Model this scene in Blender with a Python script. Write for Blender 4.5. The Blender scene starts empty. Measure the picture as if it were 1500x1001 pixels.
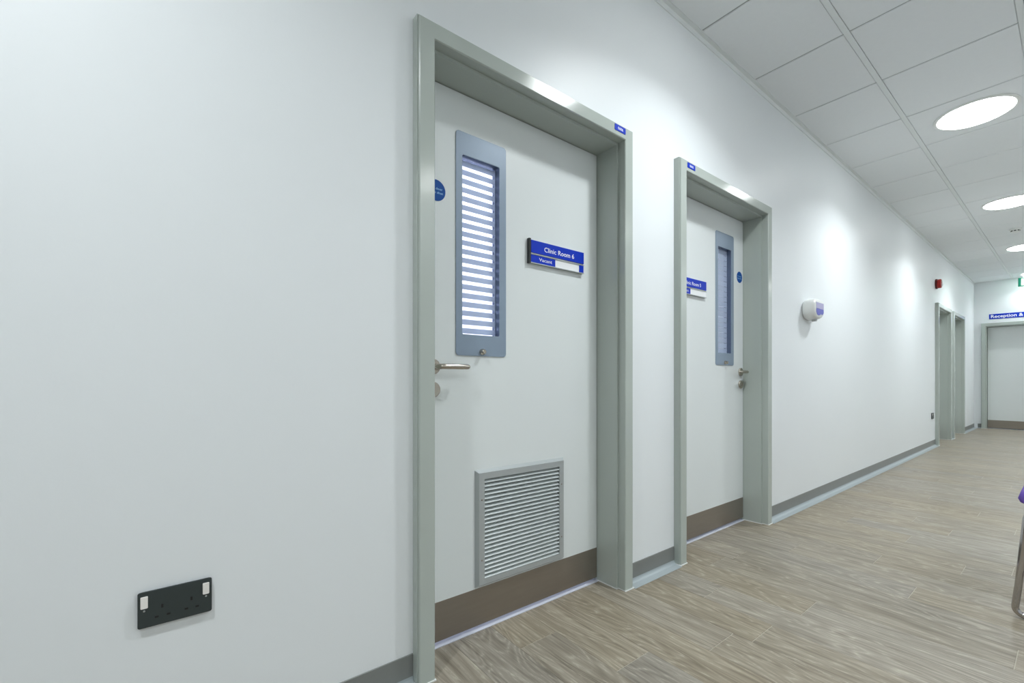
import bpy, bmesh, math, random
from mathutils import Matrix, Vector
PI = math.pi
random.seed(7)
S = bpy.context.scene
COL = S.collection

# ------------------------------------------------------------------ camera, world, exposure
CAM = (1.2078, 0.0, 0.8908)
cd = bpy.data.cameras.new('camera')
cd.sensor_width = 36.0
cd.lens = 647.09 / 1500 * 36
cd.shift_y = (556.5 - 500.5) / 1500
cd.clip_start = 0.02
cam = bpy.data.objects.new('camera', cd)
cam.location = CAM
cam.rotation_euler = (PI / 2, 0, 0.9103)
COL.objects.link(cam)
S.camera = cam
w = bpy.data.worlds.new('world'); S.world = w
w.use_nodes = True
w.node_tree.nodes['Background'].inputs[0].default_value = (0.75, 0.82, 0.9, 1)
w.node_tree.nodes['Background'].inputs[1].default_value = 0.3
S.view_settings.view_transform = 'Standard'
S.view_settings.look = 'None'
S.view_settings.gamma = 1
S.view_settings.use_curve_mapping = False
S.view_settings.exposure = -0.09
LAMP_W = 15.6          # corridor downlights
LAMP_SPREAD = math.radians(132)
FILL_LAMP_W = 8.4  # power of the added fill row, out of view
LAMP_COL = (0.915, 0.972, 1.0)
ROOM6_W = 58.0        # lamp of the clinic room with the lights on
ROOM5_W = 12.0

# ------------------------------------------------------------------ layout (metres)
XR, YB, YE, C = 2.71, -3.5, 11.75, 2.674      # right wall, back wall, end wall, ceiling
WT = 0.16                                      # left wall thickness
FP = 0.036                                     # frame proud of the wall
H = 1.953                                      # frame outer height
LEAF = -0.11                                   # front plane of a leaf behind the wall face

# ------------------------------------------------------------------ materials
def srgb(r, g, b):
    f = lambda c: c / 12.92 if c <= 0.04045 else ((c + 0.055) / 1.055) ** 2.4
    return (f(r / 255), f(g / 255), f(b / 255), 1)

def mat(name, col, rough=0.5, metal=0.0, bump=0.0, bscale=300.0, var=0.0, vscale=6.0, spec=0.5, coat=0.0, stretch=None):
    m = bpy.data.materials.new(name); m.use_nodes = True
    nt = m.node_tree; b = nt.nodes['Principled BSDF']
    b.inputs['Base Color'].default_value = col
    b.inputs['Roughness'].default_value = rough
    b.inputs['Metallic'].default_value = metal
    b.inputs['Specular IOR Level'].default_value = spec
    b.inputs['Coat Weight'].default_value = coat
    b.inputs['Coat Roughness'].default_value = 0.12
    tc = nt.nodes.new('ShaderNodeNewGeometry')
    src = tc.outputs['Position']
    if stretch:
        mp = nt.nodes.new('ShaderNodeMapping'); mp.inputs['Scale'].default_value = stretch
        nt.links.new(src, mp.inputs['Vector']); src = mp.outputs['Vector']
    if var:
        n = nt.nodes.new('ShaderNodeTexNoise'); n.inputs['Scale'].default_value = vscale; n.inputs['Detail'].default_value = 4
        nt.links.new(src, n.inputs['Vector'])
        mx = nt.nodes.new('ShaderNodeMix'); mx.data_type = 'RGBA'
        mx.inputs[6].default_value = tuple(c * (1 - var) for c in col[:3]) + (1,)
        mx.inputs[7].default_value = tuple(min(1, c * (1 + var)) for c in col[:3]) + (1,)
        nt.links.new(n.outputs['Fac'], mx.inputs[0]); nt.links.new(mx.outputs[2], b.inputs['Base Color'])
    if bump:
        n = nt.nodes.new('ShaderNodeTexNoise'); n.inputs['Scale'].default_value = bscale; n.inputs['Detail'].default_value = 3
        nt.links.new(src, n.inputs['Vector'])
        bp = nt.nodes.new('ShaderNodeBump'); bp.inputs['Strength'].default_value = bump; bp.inputs['Distance'].default_value = 0.001
        nt.links.new(n.outputs['Fac'], bp.inputs['Height']); nt.links.new(bp.outputs[0], b.inputs['Normal'])
    return m

def emis(name, col, strength):
    m = mat(name, col, 0.4)
    b = m.node_tree.nodes['Principled BSDF']
    b.inputs['Emission Color'].default_value = col
    b.inputs['Emission Strength'].default_value = strength
    return m

M = {}
M['wall'] = mat('wall_paint', srgb(232, 236, 238), 0.42, bump=0.08, bscale=140, var=0.012, vscale=2.5, spec=0.35)
M['clinic'] = mat('clinic_wall_paint', srgb(236, 236, 244), 0.6, var=0.01)
M['tile'] = mat('ceiling_tile', srgb(240, 244, 246), 0.85, bump=0.25, bscale=420, var=0.015, vscale=40, spec=0.2)
M['grid'] = mat('ceiling_grid_steel', srgb(232, 237, 237), 0.45, var=0.01)
M['gap'] = mat('ceiling_joint', srgb(168, 173, 171), 0.8)
M['frame'] = mat('frame_gloss_grey', srgb(178, 186, 180), 0.16, spec=0.55, bump=0.015, bscale=60, var=0.01)
M['leaf'] = mat('door_leaf_laminate', srgb(226, 231, 231), 0.32, spec=0.4, var=0.008, vscale=3)
M['kick'] = mat('brushed_steel_kick', srgb(158, 150, 141), 0.36, metal=0.85, var=0.06, vscale=9, bump=0.05, bscale=60, stretch=(1, 1, 9))
M['vision'] = mat('vision_surround_satin', srgb(138, 154, 172), 0.38, metal=0.12, var=0.02, vscale=20)
M['liner'] = mat('vision_liner', srgb(112, 124, 146), 0.2, metal=0.6, var=0.02)
M['silver'] = mat('anodised_aluminium', srgb(178, 183, 184), 0.4, metal=0.35, var=0.015)
M['vent'] = mat('vent_aluminium', srgb(200, 207, 207), 0.42, metal=0.2, var=0.015)
M['ventback'] = mat('vent_back', srgb(128, 134, 136), 0.7)
M['steel'] = mat('satin_stainless', srgb(186, 178, 166), 0.24, metal=1.0, var=0.02)
M['chrome'] = mat('chrome', srgb(190, 186, 184), 0.08, metal=1.0)
M['blue'] = mat('sign_blue', srgb(0, 50, 186), 0.45, var=0.01, spec=0.25)
M['stblue'] = mat('sticker_blue', srgb(0, 76, 156), 0.45, var=0.01, spec=0.2)
M['white'] = mat('sign_white', srgb(240, 242, 244), 0.35)
M['ptext'] = mat('sticker_print', srgb(150, 205, 240), 0.4)
M['black'] = mat('black_plastic', srgb(30, 34, 36), 0.35)
M['socket'] = mat('black_nickel', srgb(60, 68, 69), 0.34, metal=0.3, var=0.02)
M['pin'] = mat('socket_pin_black', srgb(8, 8, 9), 0.5)
M['rocker'] = mat('rocker_white', srgb(238, 234, 230), 0.3)
M['skirt'] = mat('skirting_grey', srgb(126, 129, 127), 0.36, var=0.015)
M['cove'] = mat('cove_grey_lit_top', srgb(160, 169, 172), 0.36, var=0.015)  # skirting grey painted lighter, since the cove faces up to the light
M['seal'] = mat('sealant_white', srgb(226, 228, 226), 0.5)
M['thresh'] = mat('threshold_pale', srgb(214, 216, 226), 0.35, metal=0.1)
M['red'] = mat('alarm_red', srgb(168, 28, 24), 0.35)
M['dred'] = mat('alarm_base_red', srgb(90, 12, 14), 0.4)
M['plastic'] = mat('white_plastic', srgb(236, 238, 236), 0.28)
M['lilac'] = mat('dispenser_label_lilac', srgb(172, 166, 204), 0.4)
M['violet'] = mat('dispenser_label_violet', srgb(84, 86, 182), 0.4)
M['green'] = mat('exit_green', srgb(0, 112, 86), 0.35)
M['purple'] = mat('purple_fabric', srgb(104, 78, 170), 0.75, bump=0.3, bscale=900, var=0.03, vscale=30)
M['grey'] = mat('pale_grey_plastic', srgb(190, 194, 194), 0.5)
M['vinyl'] = mat('clinic_vinyl', srgb(196, 196, 206), 0.4, var=0.02)
M['dome'] = emis('luminaire_diffuser', (0.97, 1.0, 1.0, 1), 15.0)
M['rdome'] = emis('clinic_luminaire_diffuser', (0.93, 0.94, 1.0, 1), 10.0)

def film(name, col, trans):
    m = bpy.data.materials.new(name); m.use_nodes = True
    nt = m.node_tree; nt.nodes.clear()
    o = nt.nodes.new('ShaderNodeOutputMaterial'); mx = nt.nodes.new('ShaderNodeMixShader')
    d = nt.nodes.new('ShaderNodeBsdfDiffuse'); t = nt.nodes.new('ShaderNodeBsdfTranslucent')
    d.inputs[0].default_value = col; t.inputs[0].default_value = col
    mx.inputs[0].default_value = trans
    nt.links.new(d.outputs[0], mx.inputs[1]); nt.links.new(t.outputs[0], mx.inputs[2]); nt.links.new(mx.outputs[0], o.inputs[0])
    return m
M['film'] = film('frosted_film', srgb(222, 228, 242), 0.26)
M['filmb'] = film('frosted_film_closed', srgb(226, 232, 246), 0.2)

def glassmat():
    m = bpy.data.materials.new('clear_glass'); m.use_nodes = True
    nt = m.node_tree; nt.nodes.clear()
    o = nt.nodes.new('ShaderNodeOutputMaterial'); mx = nt.nodes.new('ShaderNodeMixShader')
    t = nt.nodes.new('ShaderNodeBsdfTransparent'); t.inputs[0].default_value = (0.94, 0.96, 0.98, 1)
    g = nt.nodes.new('ShaderNodeBsdfGlossy'); g.inputs['Roughness'].default_value = 0.03
    lw = nt.nodes.new('ShaderNodeLayerWeight'); lw.inputs[0].default_value = 0.5
    pw = nt.nodes.new('ShaderNodeMath'); pw.operation = 'POWER'; pw.inputs[1].default_value = 4.0
    f = nt.nodes.new('ShaderNodeMath'); f.operation = 'MULTIPLY_ADD'; f.inputs[1].default_value = 0.6; f.inputs[2].default_value = 0.03
    nt.links.new(lw.outputs['Facing'], pw.inputs[0]); nt.links.new(pw.outputs[0], f.inputs[0])
    nt.links.new(f.outputs[0], mx.inputs[0]); nt.links.new(t.outputs[0], mx.inputs[1]); nt.links.new(g.outputs[0], mx.inputs[2])
    nt.links.new(mx.outputs[0], o.inputs[0])
    return m
M['glass'] = glassmat()

def woodmat():
    m = bpy.data.materials.new('limed_oak_plank'); m.use_nodes = True
    nt = m.node_tree; N = nt.nodes; L = nt.links
    b = N['Principled BSDF']
    geo = N.new('ShaderNodeNewGeometry'); oi = N.new('ShaderNodeObjectInfo')
    add = N.new('ShaderNodeMath'); add.operation = 'ADD'
    L.new(geo.outputs['Random Per Island'], add.inputs[0]); L.new(oi.outputs['Random'], add.inputs[1])
    fr = N.new('ShaderNodeMath'); fr.operation = 'FRACT'; L.new(add.outputs[0], fr.inputs[0])
    m13 = N.new('ShaderNodeMath'); m13.operation = 'MULTIPLY'; m13.inputs[1].default_value = 37.7; L.new(fr.outputs[0], m13.inputs[0])
    off = N.new('ShaderNodeCombineXYZ'); L.new(m13.outputs[0], off.inputs[0]); L.new(m13.outputs[0], off.inputs[1]); L.new(m13.outputs[0], off.inputs[2])
    pos = N.new('ShaderNodeVectorMath'); pos.operation = 'ADD'
    L.new(geo.outputs['Position'], pos.inputs[0]); L.new(off.outputs[0], pos.inputs[1])
    def noise(scale, detail, sc, dist=0.0, rough=0.6):
        mp = N.new('ShaderNodeMapping'); mp.inputs['Scale'].default_value = sc; L.new(pos.outputs[0], mp.inputs['Vector'])
        n = N.new('ShaderNodeTexNoise'); n.inputs['Scale'].default_value = scale; n.inputs['Detail'].default_value = detail
        n.inputs['Distortion'].default_value = dist; n.inputs['Roughness'].default_value = rough
        L.new(mp.outputs[0], n.inputs['Vector']); return n
    fine = noise(10, 8, (0.5, 14, 1), 0.3, 0.72)        # fibre streaks along the plank
    med = noise(3.0, 4, (0.8, 9, 1), 1.2)               # broad darker bands
    # cathedral figure: contour lines of a stretched noise field
    hill = noise(1.0, 2, (1.5, 7.5, 1), 0.6, 0.45)
    mul = N.new('ShaderNodeMath'); mul.operation = 'MULTIPLY'; mul.inputs[1].default_value = 95.0; L.new(hill.outputs['Fac'], mul.inputs[0])
    sn = N.new('ShaderNodeMath'); sn.operation = 'SINE'; L.new(mul.outputs[0], sn.inputs[0])
    rs = N.new('ShaderNodeMapRange'); rs.inputs[1].default_value = -1; rs.inputs[2].default_value = 1; L.new(sn.outputs[0], rs.inputs[0])
    ramp = N.new('ShaderNodeValToRGB')
    ramp.color_ramp.elements[0].position = 0.32; ramp.color_ramp.elements[0].color = srgb(106, 98, 85)
    ramp.color_ramp.elements[1].position = 0.68; ramp.color_ramp.elements[1].color = srgb(164, 156, 141)
    mixf = N.new('ShaderNodeMix'); mixf.inputs[0].default_value = 0.42
    L.new(fine.outputs['Fac'], mixf.inputs[2]); L.new(med.outputs['Fac'], mixf.inputs[3])
    sc = N.new('ShaderNodeMath'); sc.operation = 'MULTIPLY_ADD'; sc.inputs[1].default_value = 0.08
    L.new(rs.outputs[0], sc.inputs[0]); L.new(mixf.outputs[0], sc.inputs[2])
    sb = N.new('ShaderNodeMath'); sb.operation = 'SUBTRACT'; sb.inputs[1].default_value = 0.04; L.new(sc.outputs[0], sb.inputs[0])
    L.new(sb.outputs[0], ramp.inputs[0])
    tone = N.new('ShaderNodeMapRange'); tone.inputs[3].default_value = 0.91; tone.inputs[4].default_value = 1.06; L.new(fr.outputs[0], tone.inputs[0])
    hs = N.new('ShaderNodeHueSaturation'); L.new(ramp.outputs[0], hs.inputs['Color']); L.new(tone.outputs[0], hs.inputs['Value'])
    m5 = N.new('ShaderNodeMath'); m5.operation = 'MULTIPLY'; m5.inputs[1].default_value = 7.31; L.new(fr.outputs[0], m5.inputs[0])
    f5 = N.new('ShaderNodeMath'); f5.operation = 'FRACT'; L.new(m5.outputs[0], f5.inputs[0])
    st = N.new('ShaderNodeMapRange'); st.inputs[3].default_value = 0.8; st.inputs[4].default_value = 1.25; L.new(f5.outputs[0], st.inputs[0])
    L.new(st.outputs[0], hs.inputs['Saturation'])
    # pale limed pores: thin crests of the figure, broken up by the fibre noise
    cr = N.new('ShaderNodeMapRange'); cr.inputs[1].default_value = 0.80; cr.inputs[2].default_value = 1.0; L.new(rs.outputs[0], cr.inputs[0])
    brk = noise(26, 5, (0.9, 5, 1), 0.4, 0.7)
    bm_ = N.new('ShaderNodeMapRange'); bm_.inputs[1].default_value = 0.48; bm_.inputs[2].default_value = 0.66; L.new(brk.outputs['Fac'], bm_.inputs[0])
    pm = N.new('ShaderNodeMath'); pm.operation = 'MULTIPLY'; L.new(cr.outputs[0], pm.inputs[0]); L.new(bm_.outputs[0], pm.inputs[1])
    p2 = N.new('ShaderNodeMath'); p2.operation = 'MULTIPLY'; p2.inputs[1].default_value = 0.55; L.new(pm.outputs[0], p2.inputs[0])
    px = N.new('ShaderNodeMix'); px.data_type = 'RGBA'; px.inputs[7].default_value = srgb(196, 189, 172)
    L.new(p2.outputs[0], px.inputs[0]); L.new(hs.outputs[0], px.inputs[6])
    L.new(px.outputs[2], b.inputs['Base Color'])
    b.inputs['Roughness'].default_value = 0.38; b.inputs['Specular IOR Level'].default_value = 0.3
    bp = N.new('ShaderNodeBump'); bp.inputs['Strength'].default_value = 0.12; bp.inputs['Distance'].default_value = 0.001
    L.new(fine.outputs['Fac'], bp.inputs['Height']); L.new(bp.outputs[0], b.inputs['Normal'])
    return m
M['wood'] = woodmat()
M['joint'] = mat('plank_joint', srgb(180, 174, 160), 0.6)

# ------------------------------------------------------------------ helpers
class MB:
    def __init__(s): s.bm = bmesh.new()
    def face(s, pts): return s.bm.faces.new([s.bm.verts.new(p) for p in pts])
    def box(s, x0, x1, y0, y1, z0, z1):
        v = [s.bm.verts.new((x, y, z)) for x in (x0, x1) for y in (y0, y1) for z in (z0, z1)]
        for f in ((0, 1, 3, 2), (4, 6, 7, 5), (0, 4, 5, 1), (2, 3, 7, 6), (0, 2, 6, 4), (1, 5, 7, 3)):
            s.bm.faces.new([v[i] for i in f])
        return s
    def loft(s, rings, closed=True, cap=True):
        R = [[s.bm.verts.new(p) for p in r] for r in rings]
        n = len(R[0])
        for a, b in zip(R, R[1:]):
            for i in range(n if closed else n - 1):
                j = (i + 1) % n
                s.bm.faces.new((a[i], a[j], b[j], b[i]))
        if cap and closed:
            s.bm.faces.new(R[0][::-1]); s.bm.faces.new(R[-1])
        return s
    def lathe(s, prof, o, axis='x', n=32, cap=True):
        """prof: (radius, along-axis)"""
        rings = []
        for r, t in prof:
            ring = []
            for k in range(n):
                a = 2 * PI * k / n
                u, v = r * math.cos(a), r * math.sin(a)
                ring.append((o[0] + t, o[1] + u, o[2] + v) if axis == 'x' else (o[0] + u, o[1] + v, o[2] + t) if axis == 'z' else (o[0] + u, o[1] + t, o[2] + v))
            rings.append(ring)
        return s.loft(rings, True, cap)
    def tube(s, pts, r, n=12):
        P = [Vector(p) for p in pts]; rings = []
        T0 = (P[1] - P[0]).normalized(); N_ = T0.orthogonal().normalized()
        for i, p in enumerate(P):
            t = (P[min(i + 1, len(P) - 1)] - P[max(i - 1, 0)]).normalized()
            N_ = (N_ - t * N_.dot(t)).normalized(); B = t.cross(N_)
            rr = r[i] if isinstance(r, (list, tuple)) else r
            rings.append([tuple(p + (N_ * math.cos(2 * PI * k / n) + B * math.sin(2 * PI * k / n)) * rr) for k in range(n)])
        return s.loft(rings)
    def ring_plate(s, o, h, x0, x1, ro=0.0006, rh=0.0006, seg=5, ox=0.0):
        """rectangular plate o=(y0,y1,z0,z1) with hole h; front at x1; ox: outer edge grows by ox at the back"""
        A0, A1 = rrect(*o, ro, seg), rrect(*o, ro, seg)
        if ox: A0 = rrect(o[0] - ox, o[1] + ox, o[2] - ox, o[3] + ox, ro, seg)
        B = rrect(*h, rh, seg); n = len(B)
        V = [[s.bm.verts.new((x, a, b)) for a, b in ring] for x, ring in ((x1, A1), (x1, B), (x0, B), (x0, A0))]
        for q in range(4):
            a, b = V[q], V[(q + 1) % 4]
            for i in range(n):
                j = (i + 1) % n; s.bm.faces.new((a[i], a[j], b[j], b[i]))
        return s
    def slab(s, pts, x0, x1):
        """extrude a (y,z) outline from x0 to x1"""
        return s.loft([[(x0, a, b) for a, b in pts], [(x1, a, b) for a, b in pts]])
    def build(s, name, m, parent=None, smooth=False, bevel=0.0, bseg=2):
        bmesh.ops.recalc_face_normals(s.bm, faces=s.bm.faces)
        me = bpy.data.meshes.new(name); s.bm.to_mesh(me); s.bm.free()
        return link(name, me, m, parent, smooth, bevel, bseg)

def link(name, me, m, parent=None, smooth=False, bevel=0.0, bseg=2):
    if m is not None and not me.materials: me.materials.append(M[m])
    o = bpy.data.objects.new(name, me); COL.objects.link(o)
    if parent is not None: o.parent = parent
    if smooth:
        me.polygons.foreach_set('use_smooth', [True] * len(me.polygons))
        me.set_sharp_from_angle(angle=math.radians(38))
    if bevel:
        b = o.modifiers.new('bevel', 'BEVEL'); b.width = bevel; b.segments = bseg; b.limit_method = 'ANGLE'; b.angle_limit = math.radians(40)
    return o

def rrect(y0, y1, z0, z1, r, seg=5):
    out = []
    for cy, cz, a0 in ((y1 - r, z1 - r, 0), (y0 + r, z1 - r, 90), (y0 + r, z0 + r, 180), (y1 - r, z0 + r, 270)):
        for k in range(seg + 1):
            a = math.radians(a0 + 90 * k / seg); out.append((cy + r * math.cos(a), cz + r * math.sin(a)))
    return out

def empty(name, loc=(0, 0, 0), rz=0.0):
    o = bpy.data.objects.new(name, None); o.location = loc; o.rotation_euler = (0, 0, rz); o.empty_display_size = 0.1
    COL.objects.link(o); return o

def tag(o, label, cat, group=None, kind=None):
    o['label'] = label; o['category'] = cat
    if group: o['group'] = group
    if kind: o['kind'] = kind
    return o

def struct(o, label, cat): return tag(o, label, cat, kind='structure')

def lettering(text, x, y0, y1, zmid, m, parent, hmax=None, bold=0.012, name='lettering', align='fit'):
    """flat print in the local y-z plane facing +x, fitted between y0 and y1"""
    cu = bpy.data.curves.new('t', 'FONT'); cu.body = text; cu.size = 1.0; cu.offset = bold; cu.extrude = 0.0; cu.resolution_u = 3
    ob = bpy.data.objects.new('t', cu); COL.objects.link(ob)
    dg = bpy.context.evaluated_depsgraph_get()
    me = bpy.data.meshes.new_from_object(ob.evaluated_get(dg)); bpy.data.objects.remove(ob); bpy.data.curves.remove(cu)
    xs = [v.co.x for v in me.vertices]; a, b = min(xs), max(xs)
    k = (y1 - y0) / (b - a); kz = k if hmax is None else hmax / 0.70
    for v in me.vertices:
        v.co = (x, y0 + (v.co.x - a) * k, zmid + (v.co.y - 0.345) * kz)
    me.name = name
    return link(name, me, m, parent)

# ------------------------------------------------------------------ setting: floor
fl = MB().box(-0.10, XR + 0.1, YB - 0.1, YE + 0.1, -0.06, -0.0014).build('floor', 'joint')
struct(fl, 'pale limed oak plank floor laid across the corridor', 'floor')
PW, PL = 0.1618, 0.97
JX = {0: .07, 3: .459, 5: .262, 6: .558, 7: 1.082, 8: .145, 9: .776, 10: .278, 11: .59, 12: .871, 14: .617, 15: .304, 16: .743}
pcache = {}
def plank_mesh(l):
    k = round(l, 3)
    if k not in pcache:
        mb = MB(); g = 0.0012; e = 0.0004; t = 0.0
        a, b, c, d = g, l - g, -PW / 2 + e, PW / 2 - e
        ch = 0.0005
        mb.loft([[(a, c, -0.004), (b, c, -0.004), (b, d, -0.004), (a, d, -0.004)], [(a, c, t - ch), (b, c, t - ch), (b, d, t - ch), (a, d, t - ch)],
                 [(a + ch, c + ch, t), (b - ch, c + ch, t), (b - ch, d - ch, t), (a + ch, d - ch, t)]])
        bmesh.ops.recalc_face_normals(mb.bm, faces=mb.bm.faces)
        me = bpy.data.meshes.new('plank'); mb.bm.to_mesh(me); mb.bm.free(); me.materials.append(M['wood']); pcache[k] = me
    return pcache[k]
stuff = MB(); xa, xb = -0.10, XR
k0, k1 = int((YB - 1.0) / PW) - 1, int((YE - 1.0) / PW) + 1
for k in range(k0, k1 + 1):
    yc = 1.0 + PW * k
    if yc - PW / 2 < YB or yc + PW / 2 > YE + 0.05: continue
    j = JX.get(k, (k * 0.377 + random.uniform(-0.06, 0.06)) % PL)
    cuts = [xa]; x = j - PL * math.ceil((j - xa) / PL) + PL
    while x < xb - 0.02:
        if x > cuts[-1] + 0.03: cuts.append(x)
        x += PL
    cuts.append(xb)
    for a, b in zip(cuts, cuts[1:]):
        if 0.2 < yc < 6.2:
            p = bpy.data.objects.new('plank', plank_mesh(b - a)); COL.objects.link(p); p.parent = fl; p.location = (a, yc, 0)
        else:
            stuff.box(a + .001, b - .001, yc - PW / 2 + .0004, yc + PW / 2 - .0004, -0.003, 0)
o = stuff.build('plank_field', 'wood', fl); o['kind'] = 'stuff'

# ------------------------------------------------------------------ setting: walls
DOORS = [(0.568, 1.568), (1.930, 2.952), (8.19, 9.19), (9.395, 10.395)]      # outer edges of the frames on the left wall
mb = MB(); y = YB
for a, b in DOORS:
    mb.box(-WT, 0, y, a + 0.03, -0.002, C + 0.12)
    mb.box(-WT, 0, a + 0.03, b - 0.03, H - 0.03, C + 0.12); y = b - 0.03
mb.box(-WT, 0, y, YE, -0.002, C + 0.12)
bmesh.ops.remove_doubles(mb.bm, verts=mb.bm.verts, dist=1e-5)
struct(mb.build('wall_left', 'wall'), 'white painted corridor wall with the row of grey door frames', 'wall')
EX0, EX1, EH = 0.094, 1.114, 1.915                                             # frame of the end door
mb = MB()
mb.box(-WT, EX0 + .03, YE, YE + .16, -0.002, C + .12); mb.box(EX0 + .03, EX1 - .03, YE, YE + .16, EH - .03, C + .12); mb.box(EX1 - .03, XR + .12, YE, YE + .16, -0.002, C + .12)
struct(mb.build('wall_end', 'wall'), 'white painted wall closing the far end of the corridor', 'wall')
struct(MB().box(XR, XR + .12, YB, YE, -0.002, C + .12).build('wall_right', 'wall'), 'white painted corridor wall facing the doors', 'wall')
struct(MB().box(-WT, XR + .12, YB - .12, YB, -0.002, C + .12).build('wall_back', 'wall'), 'white painted wall behind the viewpoint', 'wall')

# ------------------------------------------------------------------ setting: ceiling
ce = MB().box(0, XR, YB, YE, C + .03, C + .12).build('ceiling', 'gap')
struct(ce, 'suspended ceiling of white square tiles in a metal grid', 'ceiling')
XC = [0.0, 0.47, 1.03, 1.59, 2.15, XR]
JY = [2.154 + 0.6 * i for i in range(-10, 17)]
JY[-1] = min(JY[-1], YE); JY[0] = max(JY[0], YB)
tcache = {}
def tile_mesh(wx, wy):
    k = (round(wx, 3), round(wy, 3))
    if k not in tcache:
        mb = MB(); t = 0.003
        mb.loft([[(0, 0, .018), (wx, 0, .018), (wx, wy, .018), (0, wy, .018)], [(0, 0, t), (wx, 0, t), (wx, wy, t), (0, wy, t)],
                 [(t, t, 0), (wx - t, t, 0), (wx - t, wy - t, 0), (t, wy - t, 0)]])
        bmesh.ops.recalc_face_normals(mb.bm, faces=mb.bm.faces)
        me = bpy.data.meshes.new('ceiling_tile'); mb.bm.to_mesh(me); mb.bm.free(); me.materials.append(M['tile']); tcache[k] = me
    return tcache[k]
for i in range(5):
    a = XC[i] + (0.020 if i == 0 else 0.013); b = XC[i + 1] - 0.013
    for y0, y1 in zip(JY, JY[1:]):
        if y1 - y0 < 0.1: continue
        t = bpy.data.objects.new('ceiling_tile', tile_mesh(b - a, y1 - y0 - 0.009)); COL.objects.link(t); t.parent = ce
        t.location = (a, y0 + 0.0045, C)
rm = None
for x in XC[1:-1]:
    if rm is None: rm = MB().box(-.012, .012, YB, YE, -.003, .03)
    o = (rm.build('ceiling_runner', 'grid', ce, bevel=0.001) if isinstance(rm, MB) else None)
    if o is not None: rme = o.data; rm = True
    else: o = link('ceiling_runner', rme, None, ce)
    o.location = (x, 0, C)
cm = None
for y in JY[1:-1]:
    if cm is None:
        o = MB().box(0.0, XR, -.0075, .0075, 0.0045, .03).build('cross_tee', 'gap', ce); cm = o.data
    else: o = link('cross_tee', cm, None, ce)
    o.location = (0, y, C)
for nm, (a, b, c_, d) in {'wall_angle_left': (0, .022, YB, YE), 'wall_angle_right': (XR - .022, XR, YB, YE)}.items():
    mb = MB().box(a, b, c_, d, C - .003, C + .02)
    if a == 0: mb.box(0, .004, c_, d, C - .030, C - .003)
    else: mb.box(XR - .004, XR, c_, d, C - .030, C - .003)
    mb.build('wall_angle', 'grid', ce)
MB().box(0.022, XR - .022, YE - .022, YE, C - .003, C + .02).build('wall_angle', 'grid', ce)

# ------------------------------------------------------------------ clinic rooms behind the doors
mb = MB()
for y0, y1 in ((-1.2, 1.72), (1.80, 4.0)):
    x0 = -2.7
    mb.box(x0 - .08, x0, y0 - .08, y1 + .08, 0, 2.6); mb.box(x0, -WT, y0 - .08, y0, 0, 2.6); (mb.box(x0, -WT, y1, y1 + .08, 0, 2.6) if y1 > 3 else None)
struct(mb.build('wall_clinic', 'clinic'), 'white walls of the clinic rooms behind the doors', 'wall')
struct(MB().box(-2.78, -0.10, -1.28, 4.08, -0.06, -0.001).build('floor_clinic', 'vinyl'), 'pale vinyl floor of the clinic rooms', 'floor')
struct(MB().box(-2.78, -WT, -1.28, 4.08, 2.6, 2.66).build('ceiling_clinic', 'clinic'), 'white ceiling of the clinic rooms', 'ceiling')
def clinic_lamp(loc, watt, label):
    t = empty('ceiling_panel_light', loc); tag(t, label, 'light')
    MB().box(-.3, .3, -.3, .3, -.03, 0).build('housing', 'plastic', t)
    MB().box(-.28, .28, -.28, .28, -.034, -.0301).build('diffuser', 'rdome', t)
    l = bpy.data.lights.new('panel_lamp', 'AREA'); l.shape = 'SQUARE'; l.size = .55; l.energy = watt; l.color = (0.90, 0.92, 1.0)
    o = bpy.data.objects.new('panel_lamp', l); o.location = (0, 0, -.04); COL.objects.link(o); o.parent = t
clinic_lamp((-1.4, 0.9, 2.6), ROOM6_W, 'square ceiling light panel in the lit clinic room')
clinic_lamp((-1.4, 2.8, 2.6), ROOM5_W, 'dim square ceiling light panel in the second clinic room')

# ------------------------------------------------------------------ doors
def frame(name, root_loc, rz, y0, y1, h, label):
    t = empty(name, root_loc, rz); struct(t, label, 'door frame')
    I, J = 0.055, 0.066
    prof = [(0.0005, 0.0), (FP - .008, 0.0), (FP - .008, 0.0035), (FP - .003, 0.0035), (FP, 0.0065), (FP, I - .003), (FP - .003, I), (0.0, I), (0.0, J), (-WT, J), (-WT, 0.032), (0.0005, 0.032)]
    for sgn, yo in ((1, y0), (-1, y1)):
        MB().loft([[(x, yo + sgn * o_, 0.0025) for x, o_ in prof], [(x, yo + sgn * o_, h - o_) for x, o_ in prof]]).build('jamb', 'frame', t)
        # white sealant at the foot
        a, b = sorted((yo - sgn * .002, yo + sgn * (I + .002)))
        mb = MB().box(0.002, FP + .003, a, b, 0.0003, .004)
        a, b = sorted((yo + sgn * .034, yo + sgn * (J + .003))); mb.box(-.105, 0.002, a, b, 0.0003, .004)
        mb.build('sealant_bead', 'seal', t)
    MB().loft([[(x, y0 + o_, h - o_) for x, o_ in prof], [(x, y1 - o_, h - o_) for x, o_ in prof]]).build('head', 'frame', t)
    return t, y0 + J, y1 - J, h - J

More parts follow.
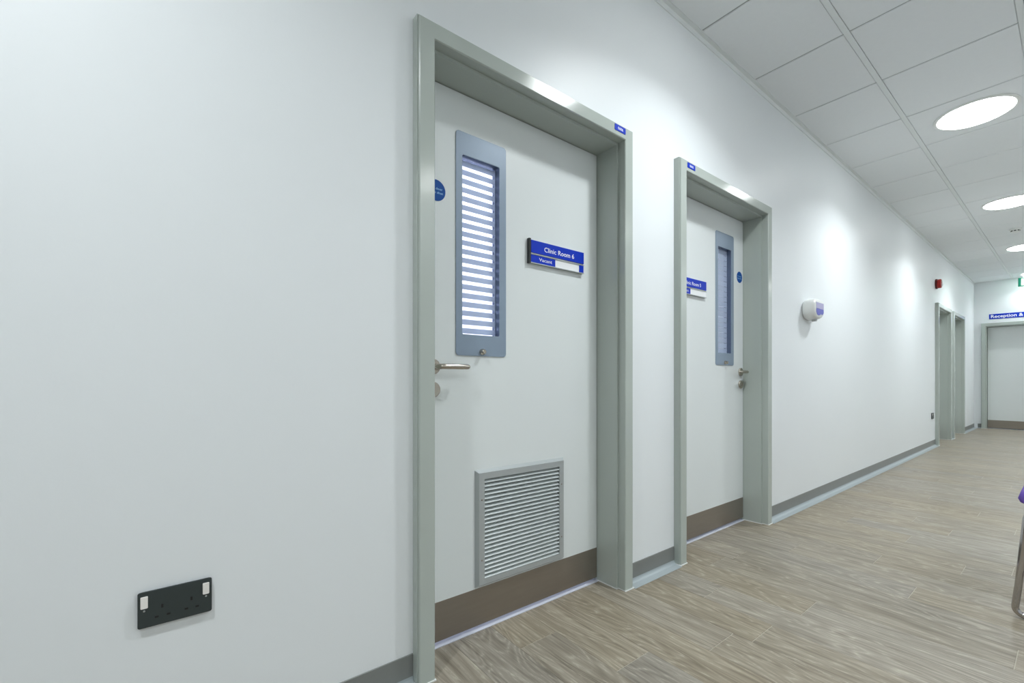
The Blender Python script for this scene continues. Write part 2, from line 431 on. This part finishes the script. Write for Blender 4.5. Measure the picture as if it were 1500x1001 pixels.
def lever(t, y, z, dirn):
    """stainless lever on a round rose; dirn = +1 points to +y"""
    hd = empty('lever_handle', (LEAF, y, z)); hd.parent = t
    MB().lathe([(.0, 0.0), (.0255, 0.0), (.0255, .007), (.0235, .009), (.012, .009), (.0, .009)], (0, 0, 0), 'x', 32, False).build('rose', 'steel', hd, True)
    pts = [(0.008, 0, 0), (0.030, 0, 0)]
    for k in range(1, 7):
        a = PI / 2 * k / 6; pts.append((0.030 + .020 * math.sin(a), dirn * .020 * (1 - math.cos(a)), 0))
    for q in (0.05, .08, .105, .112, .1165): pts.append((0.050 - max(0, q - .06) * .05, dirn * q, 0))
    r = [.0092] * (len(pts) - 3) + [.009, .0075, .003]
    MB().tube(pts, r, 16).build('lever_arm', 'steel', hd, True)

def escutcheon(t, y, z):
    e = MB().lathe([(.0, 0.0), (.0255, 0.0), (.0255, .007), (.0235, .009), (.0, .009)], (LEAF, y, z), 'x', 32, False).build('lock_escutcheon', 'steel', t, True)
    MB().slab(rrect(y - .004, y + .004, z - .014, z + .010, .0035), LEAF + .0088, LEAF + .0098).build('key_cylinder', 'kick', e)

def vision_panel(t, y0, y1, z0, z1, h, knob_y, knob_z, closed):
    """satin surround round a recessed glazed slot with frosted bands"""
    v = MB().ring_plate((y0, y1, z0, z1), h, LEAF + .0002, LEAF + .0035, .012, .006, 6).build('vision_panel', 'vision', t, bevel=0.0008)
    a, b, c, d = h; e = .004
    MB().ring_plate((a - e, b + e, c - e, d + e), h, LEAF - .043, LEAF + .0004, .008, .006, 6).build('liner', 'liner', v, True)
    MB().box(LEAF - .0235, LEAF - .0205, a + .0003, b - .0003, c + .0003, d - .0003).build('glass_pane', 'glass', v)
    n = 20; p = (d - c) / n; xf = LEAF - .0245
    sl = p * (0.39 if not closed else 0.07); hs = (p - sl) / 2; r = sl / 2; ye = b - .003; ys = a + .003
    out = []
    for k in range(5): q = PI / 2 * k / 4; out.append((ye - r + r * math.sin(q), hs + r - r * math.cos(q)))
    out = [(y, z) for y, z in out] + [(b - .0003, p / 2)]
    top = [(y_, z_) for y_, z_ in out]
    left = [(a + b - y_, z_) for y_, z_ in reversed(out)]
    ring = left + top + [(y_, -z_) for y_, z_ in reversed(top)] + [(y_, -z_) for y_, z_ in reversed(left)]
    ring = [q for i, q in enumerate(ring) if i == 0 or (abs(q[0] - ring[i - 1][0]) + abs(q[1] - ring[i - 1][1])) > 1e-6]
    me = None
    zs = [c + p * (i + .5) for i in range(n)]
    for z in zs:
        if me is None:
            o = MB().slab(ring, -.0006, .0006).build('frosted_band', 'filmb' if closed else 'film', v); me = o.data
        else: o = link('frosted_band', me, None, v)
        o.location = (xf, 0, z - (p * .25 if not closed else 0) * 0)
    k = MB().lathe([(.0, .0), (.011, .0), (.011, .006), (.0085, .010), (.0085, .016), (.0065, .018), (.0, .018)], (LEAF + .0035, knob_y, knob_z), 'x', 24, False).build('turn_knob', 'steel', v, True)
    return v

def vent(t, o, i):
    v = MB().ring_plate(o, i, LEAF + .0002, LEAF + .015, .001, .001, 2, .010).build('vent_grille', 'silver', t)
    MB().box(LEAF + .0002, LEAF + .0012, i[0], i[1], i[2], i[3]).build('back_plate', 'ventback', v)
    n = 24; p = (i[3] - i[2]) / n; me = None
    sec = [(.0015, .62), (.0128, .08), (.0140, .08), (.0140, .20), (.0022, .74)]
    for k in range(n):
        if me is None:
            ob = MB().loft([[(x, i[0] + .0003, z * p) for x, z in sec], [(x, i[1] - .0003, z * p) for x, z in sec]]).build('louvre_blade', 'vent', v); me = ob.data
        else: ob = link('louvre_blade', me, None, v)
        ob.location = (LEAF, 0, i[2] + p * k)
    for ys in ((o[0] + i[0]) / 2, (o[1] + i[1]) / 2):
        for f in (0.22, 0.76):
            MB().lathe([(.0, .0), (.0032, .0), (.0028, .0012), (.0, .0014)], (LEAF + .015, ys, o[2] + (o[3] - o[2]) * f), 'x', 12, False).build('screw', 'kick', v, True)

def leaf(t, a, b, top, hole=None, mt='leaf'):
    a += .003; b -= .003; z0, z1 = 0.015, top - .003
    if hole:
        e = .004; h = (hole[0] - e, hole[1] + e, hole[2] - e, hole[3] + e)
        MB().ring_plate((a, b, z0, z1), h, LEAF - .044, LEAF, .0006, .008, 6).build('leaf', mt, t)
    else: MB().box(LEAF - .044, LEAF, a, b, z0, z1).build('leaf', mt, t, bevel=.001)

def kick(t, a, b, zt): MB().box(LEAF + .0001, LEAF + .0015, a + .004, b - .004, .0155, zt).build('kick_plate', 'kick', t)
def threshold(t, a, b): MB().box(-WT, -.100, a, b, -.001, .0012).build('threshold_strip', 'thresh', t)

# door 1, clinic room 6
t, a, b, top = frame('trim_1', (0, 0, 0), 0, *DOORS[0], H, 'gloss grey door frame around the clinic room 6 door')
threshold(t, a, b)
d1 = struct(empty('door_1', (0, 0, 0)), 'white clinic room 6 door with lit striped window and low vent grille', 'door')
hole = (.803, .963, 1.0495, 1.673)
leaf(d1, a, b, top, hole); kick(d1, a, b, .147)
vision_panel(d1, .778, .993, .975, 1.752, hole, .885, .990, False)
vent(d1, (.8656, 1.281, .1615, .559), (.8886, 1.2574, .180, .536))
lever(d1, .690, .934, 1); escutcheon(d1, .690, .858)
# door 2, clinic room 5
t, a, b, top = frame('trim_2', (0, 0, 0), 0, *DOORS[1], H + .007, 'gloss grey door frame around the clinic room 5 door')
threshold(t, a, b)
d2 = struct(empty('door_2', (0, 0, 0)), 'white clinic room 5 door with closed frosted window and no vent', 'door')
hole = (2.563, 2.725, 1.0515, 1.683)
leaf(d2, a, b, top, hole); kick(d2, a, b, .144)
vision_panel(d2, 2.538, 2.756, .978, 1.772, hole, 2.645, .994, True)
lever(d2, 2.847, .939, -1); escutcheon(d2, 2.847, .861)
# doors 3 and 4 far along the corridor
for i, lab in ((2, 'door under the red alarm'), (3, 'door next to the end wall corner')):
    t, a, b, top = frame('trim_%d' % (i + 1), (0, 0, 0), 0, *DOORS[i], H - .02, 'gloss grey door frame of the far ' + lab)
    threshold(t, a, b)
    d = struct(empty('door_%d' % (i + 1), (0, 0, 0)), 'plain white leaf of the far ' + lab, 'door')
    leaf(d, a, b, top); kick(d, a, b, .147)
    MB().box(LEAF - .06, LEAF - .05, a - .02, b + .02, 0, top + .02).build('backing_board', 'leaf', d)
    lever(d, a + .06, .934, 1); escutcheon(d, a + .06, .858)
# end door, local y = world x
t, a, b, top = frame('trim_5', (0, YE, 0), -PI / 2, EX0, EX1, EH, 'pale grey door frame under the reception sign')
threshold(t, a, b)
d5 = struct(empty('door_5', (0, YE, 0), -PI / 2), 'wide white door under the reception sign with dark kick plate', 'door')
leaf(d5, a, b, top); kick(d5, a, b, .155)
MB().box(LEAF - .06, LEAF - .05, a - .02, b + .02, 0, top + .02).build('backing_board', 'leaf', d5)
lever(d5, b - .06, .934, -1); escutcheon(d5, b - .06, .858)

# ------------------------------------------------------------------ coved skirting
def skirting(name, runs, loc, rz, label):
    t = struct(empty(name, loc, rz), label, 'skirting')
    for a, b in runs:
        sec = [(0.0005, .0855), (.0035, .0845), (.0035, .020), (0.0005, .020)]
        MB().loft([[(x, a, z) for x, z in sec], [(x, b, z) for x, z in sec]]).build('skirting_strip', 'skirt', t)
        sec = [(0.0005, .020), (.0037, .020)] + [(.0037 + .014 * (1 - math.cos(q)), .020 - .0175 * math.sin(q)) for q in (PI / 8, PI / 4, PI * 3 / 8, PI / 2)] + [(.046, .0012), (.046, .0003), (0.0005, .0003)]
        MB().loft([[(x, a, z) for x, z in sec], [(x, b, z) for x, z in sec]]).build('cove', 'cove', t)
e = [YB] + [v for d in DOORS for v in d] + [YE]
skirting('baseboard_left', [(e[i] + (0 if i == 0 else .001), e[i + 1] - .001) for i in range(0, len(e), 2)], (0, 0, 0), 0, 'grey coved vinyl skirting along the door wall')
skirting('baseboard_end', [(0.047, EX0 - .001), (EX1 + .001, XR - .05)], (0, YE, 0), -PI / 2, 'grey coved skirting at the foot of the end wall')
skirting('baseboard_right', [(-YE + .001, -YB)], (XR, 0, 0), PI, 'grey coved skirting along the wall facing the doors')

# ------------------------------------------------------------------ signs on the doors
def nameplate(y0, y1, z0, z1, x, room, label, extra):
    t = empty('door_sign', (x, y0, z0)); tag(t, label, 'sign')
    W, Hh = y1 - y0, z1 - z0; zs = Hh * .41
    MB().box(0.0002, .009, .002, W - .001, .001, Hh - .001).build('backing', 'silver', t, bevel=.0008)
    MB().box(0.0002, .0135, -.006, .004, -.001, Hh + .003).build('end_cap', 'black', t, bevel=.001)
    p = MB().box(.009, .0118, .006, W - .001, zs + .004, Hh - .002).build('name_panel', 'blue', t, bevel=.0005)
    lettering('Clinic Room %s' % room, .0120, W * .245, W * .80, zs + (Hh - zs) * .47, 'white', p, hmax=.0185)
    MB().box(.009, .0128, .004, W, zs - .0035, zs - .0005).build('rail', 'silver', t, bevel=.0005)
    MB().box(.009, .0128, .004, W, 0.0, .0035).build('rail', 'silver', t, bevel=.0005)
    MB().box(.009, .0100, .004, W - .003, .0035, zs - .0035).build('slot_panel', 'white', t)
    s = MB().box(.0101, .0112, .006, W * .445, .0045, zs - .0045).build('status_panel', 'blue', t)
    lettering('Vacant', .0114, W * .155, W * .385, zs * .5 + .001, 'white', s, hmax=.0135, bold=.005)
    if extra: MB().box(.0101, .0122, W * .905, W - .003, .0045, zs - .0045).build('slider_tab', 'blue', t, bevel=.0004)
    return t
nameplate(1.103, 1.4055, 1.344, 1.4365, LEAF, '6', 'blue Clinic Room 6 Vacant sign on the door with the vent grille', True)
nameplate(2.114, 2.4165, 1.355, 1.4475, LEAF, '5', 'blue Clinic Room 5 sign on the door without a vent', False)

def sticker(y, z, label):
    t = MB().lathe([(.0, .0), (.0355, .0), (.0352, .0008), (.0, .0008)], (LEAF + .0002, y, z), 'x', 40, False).build('door_sticker', 'stblue', None)
    tag(t, label, 'sticker')
    lettering('Fire door', LEAF + .0012, y - .024, y + .024, z + .006, 'ptext', t, hmax=.0075)
    lettering('keep shut', LEAF + .0012, y - .026, y + .026, z - .007, 'ptext', t, hmax=.0075)
sticker(.703, 1.523, 'round blue sticker beside the lit striped door window, half behind the jamb')
sticker(2.836, 1.5355, 'round blue sticker above the lever of the door with the closed window')

def number_tag(y, z, txt, label):
    t = MB().slab(rrect(y - .035, y + .035, z - .0125, z + .0125, .003, 4), FP + .0001, FP + .0016).build('number_plate', 'blue', None)
    tag(t, label, 'sign')
    lettering(txt, FP + .0018, y - .015, y + .018, z, 'white', t, hmax=.011)
number_tag(1.478, 1.9305, '0606', 'tiny blue number plate on the frame above the vented door')
number_tag(2.024, 1.936, '0605', 'tiny blue number plate on the frame above the unvented door')

# reception sign on the end wall (local y = world x)
t = empty('reception_sign', (0, YE, 0), -PI / 2); tag(t, 'long blue Reception & Waiting sign above the end door', 'sign')
MB().box(.0004, .006, .190, 1.02, 1.985, 2.075).build('sign_panel', 'blue', t, bevel=.001)
lettering('Reception & Waiting', .0064, .212, .86, 2.033, 'white', t, hmax=.052, bold=.02)

# exit sign hung from the ceiling
t = empty('exit_sign', (0.555, 11.42, C), -PI / 2); tag(t, 'green illuminated exit sign hanging near the end wall', 'sign')
MB().box(-.018, .018, 0, .34, -.20, -.055).build('sign_box', 'green', t, bevel=.004)
MB().box(.0182, .0192, .035, .12, -.185, -.07).build('door_symbol', 'white', t)
MB().slab([(.17, -.128), (.215, -.083), (.215, -.112), (.30, -.112), (.30, -.144), (.215, -.144), (.215, -.173)], .0182, .0192).build('arrow_symbol', 'white', t)
for yy in (.06, .28): MB().box(-.004, .004, yy - .004, yy + .004, -.058, 0.0).build('hanger', 'grid', t)
MB().box(-.02, .02, .02, .32, -.012, 0.0).build('ceiling_bracket', 'plastic', t)

# ------------------------------------------------------------------ sockets
def socket(y0, y1, z0, z1, label):
    W, Hh = y1 - y0, z1 - z0
    t = empty('double_socket', (0, y0, z0)); tag(t, label, 'socket')
    def at(u, v): return (u * W, Hh * (1 - v))
    MB().slab(rrect(.002, W - .002, .002, Hh - .002, .004), 0.0003, .006).build('back_box', 'black', t)
    MB().slab(rrect(0, W, 0, Hh, .004), .006, .0085).build('face_plate', 'socket', t, bevel=.001)
    for u, v in ((.085, .29), (.915, .29)):
        y, z = at(u, v)
        r = MB().loft([[(.0086, a, b) for a, b in rrect(y - .0062, y + .0062, z - .0125, z + .0125, .0015)], [(.0112, a, b) for a, b in rrect(y - .0057, y + .0057, z - .012, z + .012, .0015)]]).build('rocker_switch', 'rocker', t)
    for u, v, ww, hh in ((.317, .49, .0036, .0075), (.245, .76, .0062, .0036), (.40, .757, .0062, .0036), (.71, .485, .0036, .0075), (.64, .745, .0062, .0036), (.79, .75, .0062, .0036)):
        y, z = at(u, v)
        MB().box(.0084, .0088, y - ww / 2, y + ww / 2, z - hh / 2, z + hh / 2).build('pin_hole', 'pin', t)
    for u, v in ((.085, .525), (.915, .52)):
        y, z = at(u, v)
        MB().lathe([(.0, .0), (.0021, .0), (.0018, .0008), (.0, .0008)], (.0085, y, z), 'x', 12, False).build('screw', 'silver', t, True)
socket(-.0515, .0765, .371, .4465, 'black double wall socket with two white rocker switches')
socket(7.93, 8.06, .372, .452, 'small dark wall socket beside the far door frames')

# ------------------------------------------------------------------ wall dispenser
t = empty('soap_dispenser', (0, 3.625, 1.388)); tag(t, 'white rounded wall dispenser with violet label between the doors', 'dispenser')
rings = []
for x, sc in ((.0004, .88), (.008, .97), (.024, 1.0), (.046, .99), (.064, .95), (.074, .88), (.080, .76)):
    ring = []
    for k in range(32):
        q = 2 * PI * k / 32; c_, s_ = math.cos(q), math.sin(q)
        ring.append((x, .105 * sc * math.copysign(abs(c_) ** .75, c_), .073 * sc * math.copysign(abs(s_) ** .75, s_) + (.004 if x > .04 else 0)))
    rings.append(ring)
MB().loft(rings).build('housing', 'plastic', t, True)
MB().slab([(-.070, .044), (.070, .044), (.070, .002), (-.070, .002)], .078, .0820).build('label_upper', 'lilac', t)
MB().slab([(-.070, .001), (.070, .001), (.070, -.022), (.052, -.036), (.02, -.034), (-.02, -.046), (-.052, -.042), (-.070, -.022)], .078, .0818).build('label_lower', 'violet', t)
MB().lathe([(.0, -.012), (.016, -.012), (.018, .0), (.018, .006), (.0, .006)], (.046, 0, -.070), 'z', 20, False).build('nozzle', 'grey', t, True)

# ------------------------------------------------------------------ fire alarm sounder
t = empty('fire_alarm_sounder', (0, 8.23, 2.19)); tag(t, 'round red fire alarm sounder high beside the far door', 'alarm')
MB().lathe([(.0, .0004), (.066, .0004), (.068, .006), (.068, .016), (.062, .020), (.0, .020)], (0, 0, 0), 'x', 32, False).build('base', 'dred', t, True)
MB().lathe([(.058, .020), (.060, .024), (.060, .050), (.054, .058), (.0, .060)], (0, 0, 0), 'x', 32, False).build('body', 'red', t, True)
for z in (-.03, -.015, 0, .015, .03):
    MB().box(.0595, .0625, -.032, .012, z - .003, z + .003).build('grille_bar', 'dred', t)
MB().lathe([(.0, .0), (.013, .0), (.011, .008), (.0, .011)], (.0595, .03, -.012), 'x', 16, False).build('beacon_lens', 'white', t, True)

# ------------------------------------------------------------------ smoke detector
t = empty('smoke_detector', (0.735, 7.90, C)); tag(t, 'small white smoke detector on a ceiling tile between lights', 'detector')
MB().lathe([(.0, .0), (.052, .0), (.052, -.012), (.046, -.016), (.0, -.016)], (0, 0, 0), 'z', 32, False).build('base', 'plastic', t, True)
MB().lathe([(.038, -.016), (.038, -.034), (.030, -.044), (.0, -.046)], (0, 0, 0), 'z', 32, False).build('chamber', 'plastic', t, True)
for k in range(8):
    q = 2 * PI * k / 8
    o = MB().box(-.002, .002, -.009, .009, -.030, -.020).build('smoke_slot', 'black', t)
    o.location = (.0372 * math.cos(q), .0372 * math.sin(q), 0); o.rotation_euler = (0, 0, q)

# ------------------------------------------------------------------ downlights
LY = [-0.546, 1.854, 4.254, 6.654, 9.054, 11.40]
LABS = ['round recessed ceiling light over the wall socket', 'round recessed ceiling light above the clinic room 6 door', 'round ceiling light opposite the wall dispenser', 'round ceiling light next beyond the dispenser', 'round ceiling light just beyond the smoke detector', 'round ceiling light over the exit sign']
LIGHT_R = 0.185
SPOTS = [(0.775, y, lab) for y, lab in zip(LY, LABS)] + [(2.43, y, 'added unseen round fill light along the wall facing the doors') for y in LY]  # the row by the right wall is added, unseen, to even out the light
for x, y, lab in SPOTS:
    t = empty('ceiling_light', (x, y, C)); tag(t, lab, 'light', 'round corridor lights' if x < 1 else 'added unseen row of round fill lights')
    MB().lathe([(LIGHT_R + .018, .0), (LIGHT_R + .018, -.004), (LIGHT_R + .012, -.008), (LIGHT_R, -.008), (LIGHT_R - .004, .0)], (0, 0, 0), 'z', 64, False).build('trim_ring', 'plastic', t, True)
    MB().lathe([(LIGHT_R - .002, -.002), (LIGHT_R - .004, -.008), (.17, -.016), (.12, -.022), (.06, -.025), (.001, -.026)], (0, 0, 0), 'z', 64, True).build('diffuser', 'dome', t, True)
    l = bpy.data.lights.new('corridor_lamp', 'AREA'); l.shape = 'DISK'; l.size = 0.16; l.energy = LAMP_W if x < 1 else FILL_LAMP_W; l.color = LAMP_COL; l.spread = LAMP_SPREAD
    o = bpy.data.objects.new('corridor_lamp', l); o.location = (0, 0, -.030); COL.objects.link(o); o.parent = t

# ------------------------------------------------------------------ waiting chair (faces the door wall)
t = empty('waiting_chair', (1.057, 2.51, 0)); tag(t, 'purple upholstered waiting chair on chrome sled legs', 'chair')
def arc(c_, r, a0, a1, n=6): return [(c_[0] + r * math.cos(math.radians(a0 + (a1 - a0) * k / n)), c_[1] + r * math.sin(math.radians(a0 + (a1 - a0) * k / n))) for k in range(n + 1)]
for ys in (0.0, 0.505):
    side = [(.012 + .40, .0115)] + [(.07, .0115)] + arc((.028, .0115 + .028), .028, 270, 176)
    side += [(.008, .12), (.028, .376), (.034, .40)] + arc((.058, .402), .022, 165, 90) + [(.20, .420), (.40, .405), (.455, .42)] + arc((.455, .47), .05, 270, 350)[1:] + [(.525, .62), (.56, .80)]
    MB().tube([(x, ys, z) for x, z in side], .0105, 12).build('sled_frame', 'chrome', t, True)
MB().tube([(.40, 0.0, .0115), (.40, .505, .0115)], .0105, 12).build('stretcher', 'chrome', t, True)
# seat pad with waterfall front
prof = [(.45, .435), (.10, .428), (.035, .424), (.012, .432), (.006, .446), (.012, .468), (.035, .488), (.09, .497), (.25, .490), (.44, .478), (.462, .47), (.466, .452)]
rings = []
for q, yy in ((.90, -.012), (.97, -.004), (1, .012), (1, .493), (.97, .509), (.90, .517)):
    cx, cz = .235, .46
    rings.append([(cx + (x - cx) * (.5 + q / 2), yy, cz + (z - cz) * q) for x, z in prof])
MB().loft(rings).build('seat', 'purple', t, True)
prof = [(.505, .55), (.52, .545), (.545, .56), (.588, .82), (.580, .835), (.565, .83)]
rings = []
for q, yy in ((.85, -.012), (1, .006), (1, .499), (.85, .517)):
    cx, cz = .545, .69
    rings.append([(cx + (x - cx) * q, yy, cz + (z - cz) * q) for x, z in prof])
MB().loft(rings).build('backrest', 'purple', t, True)
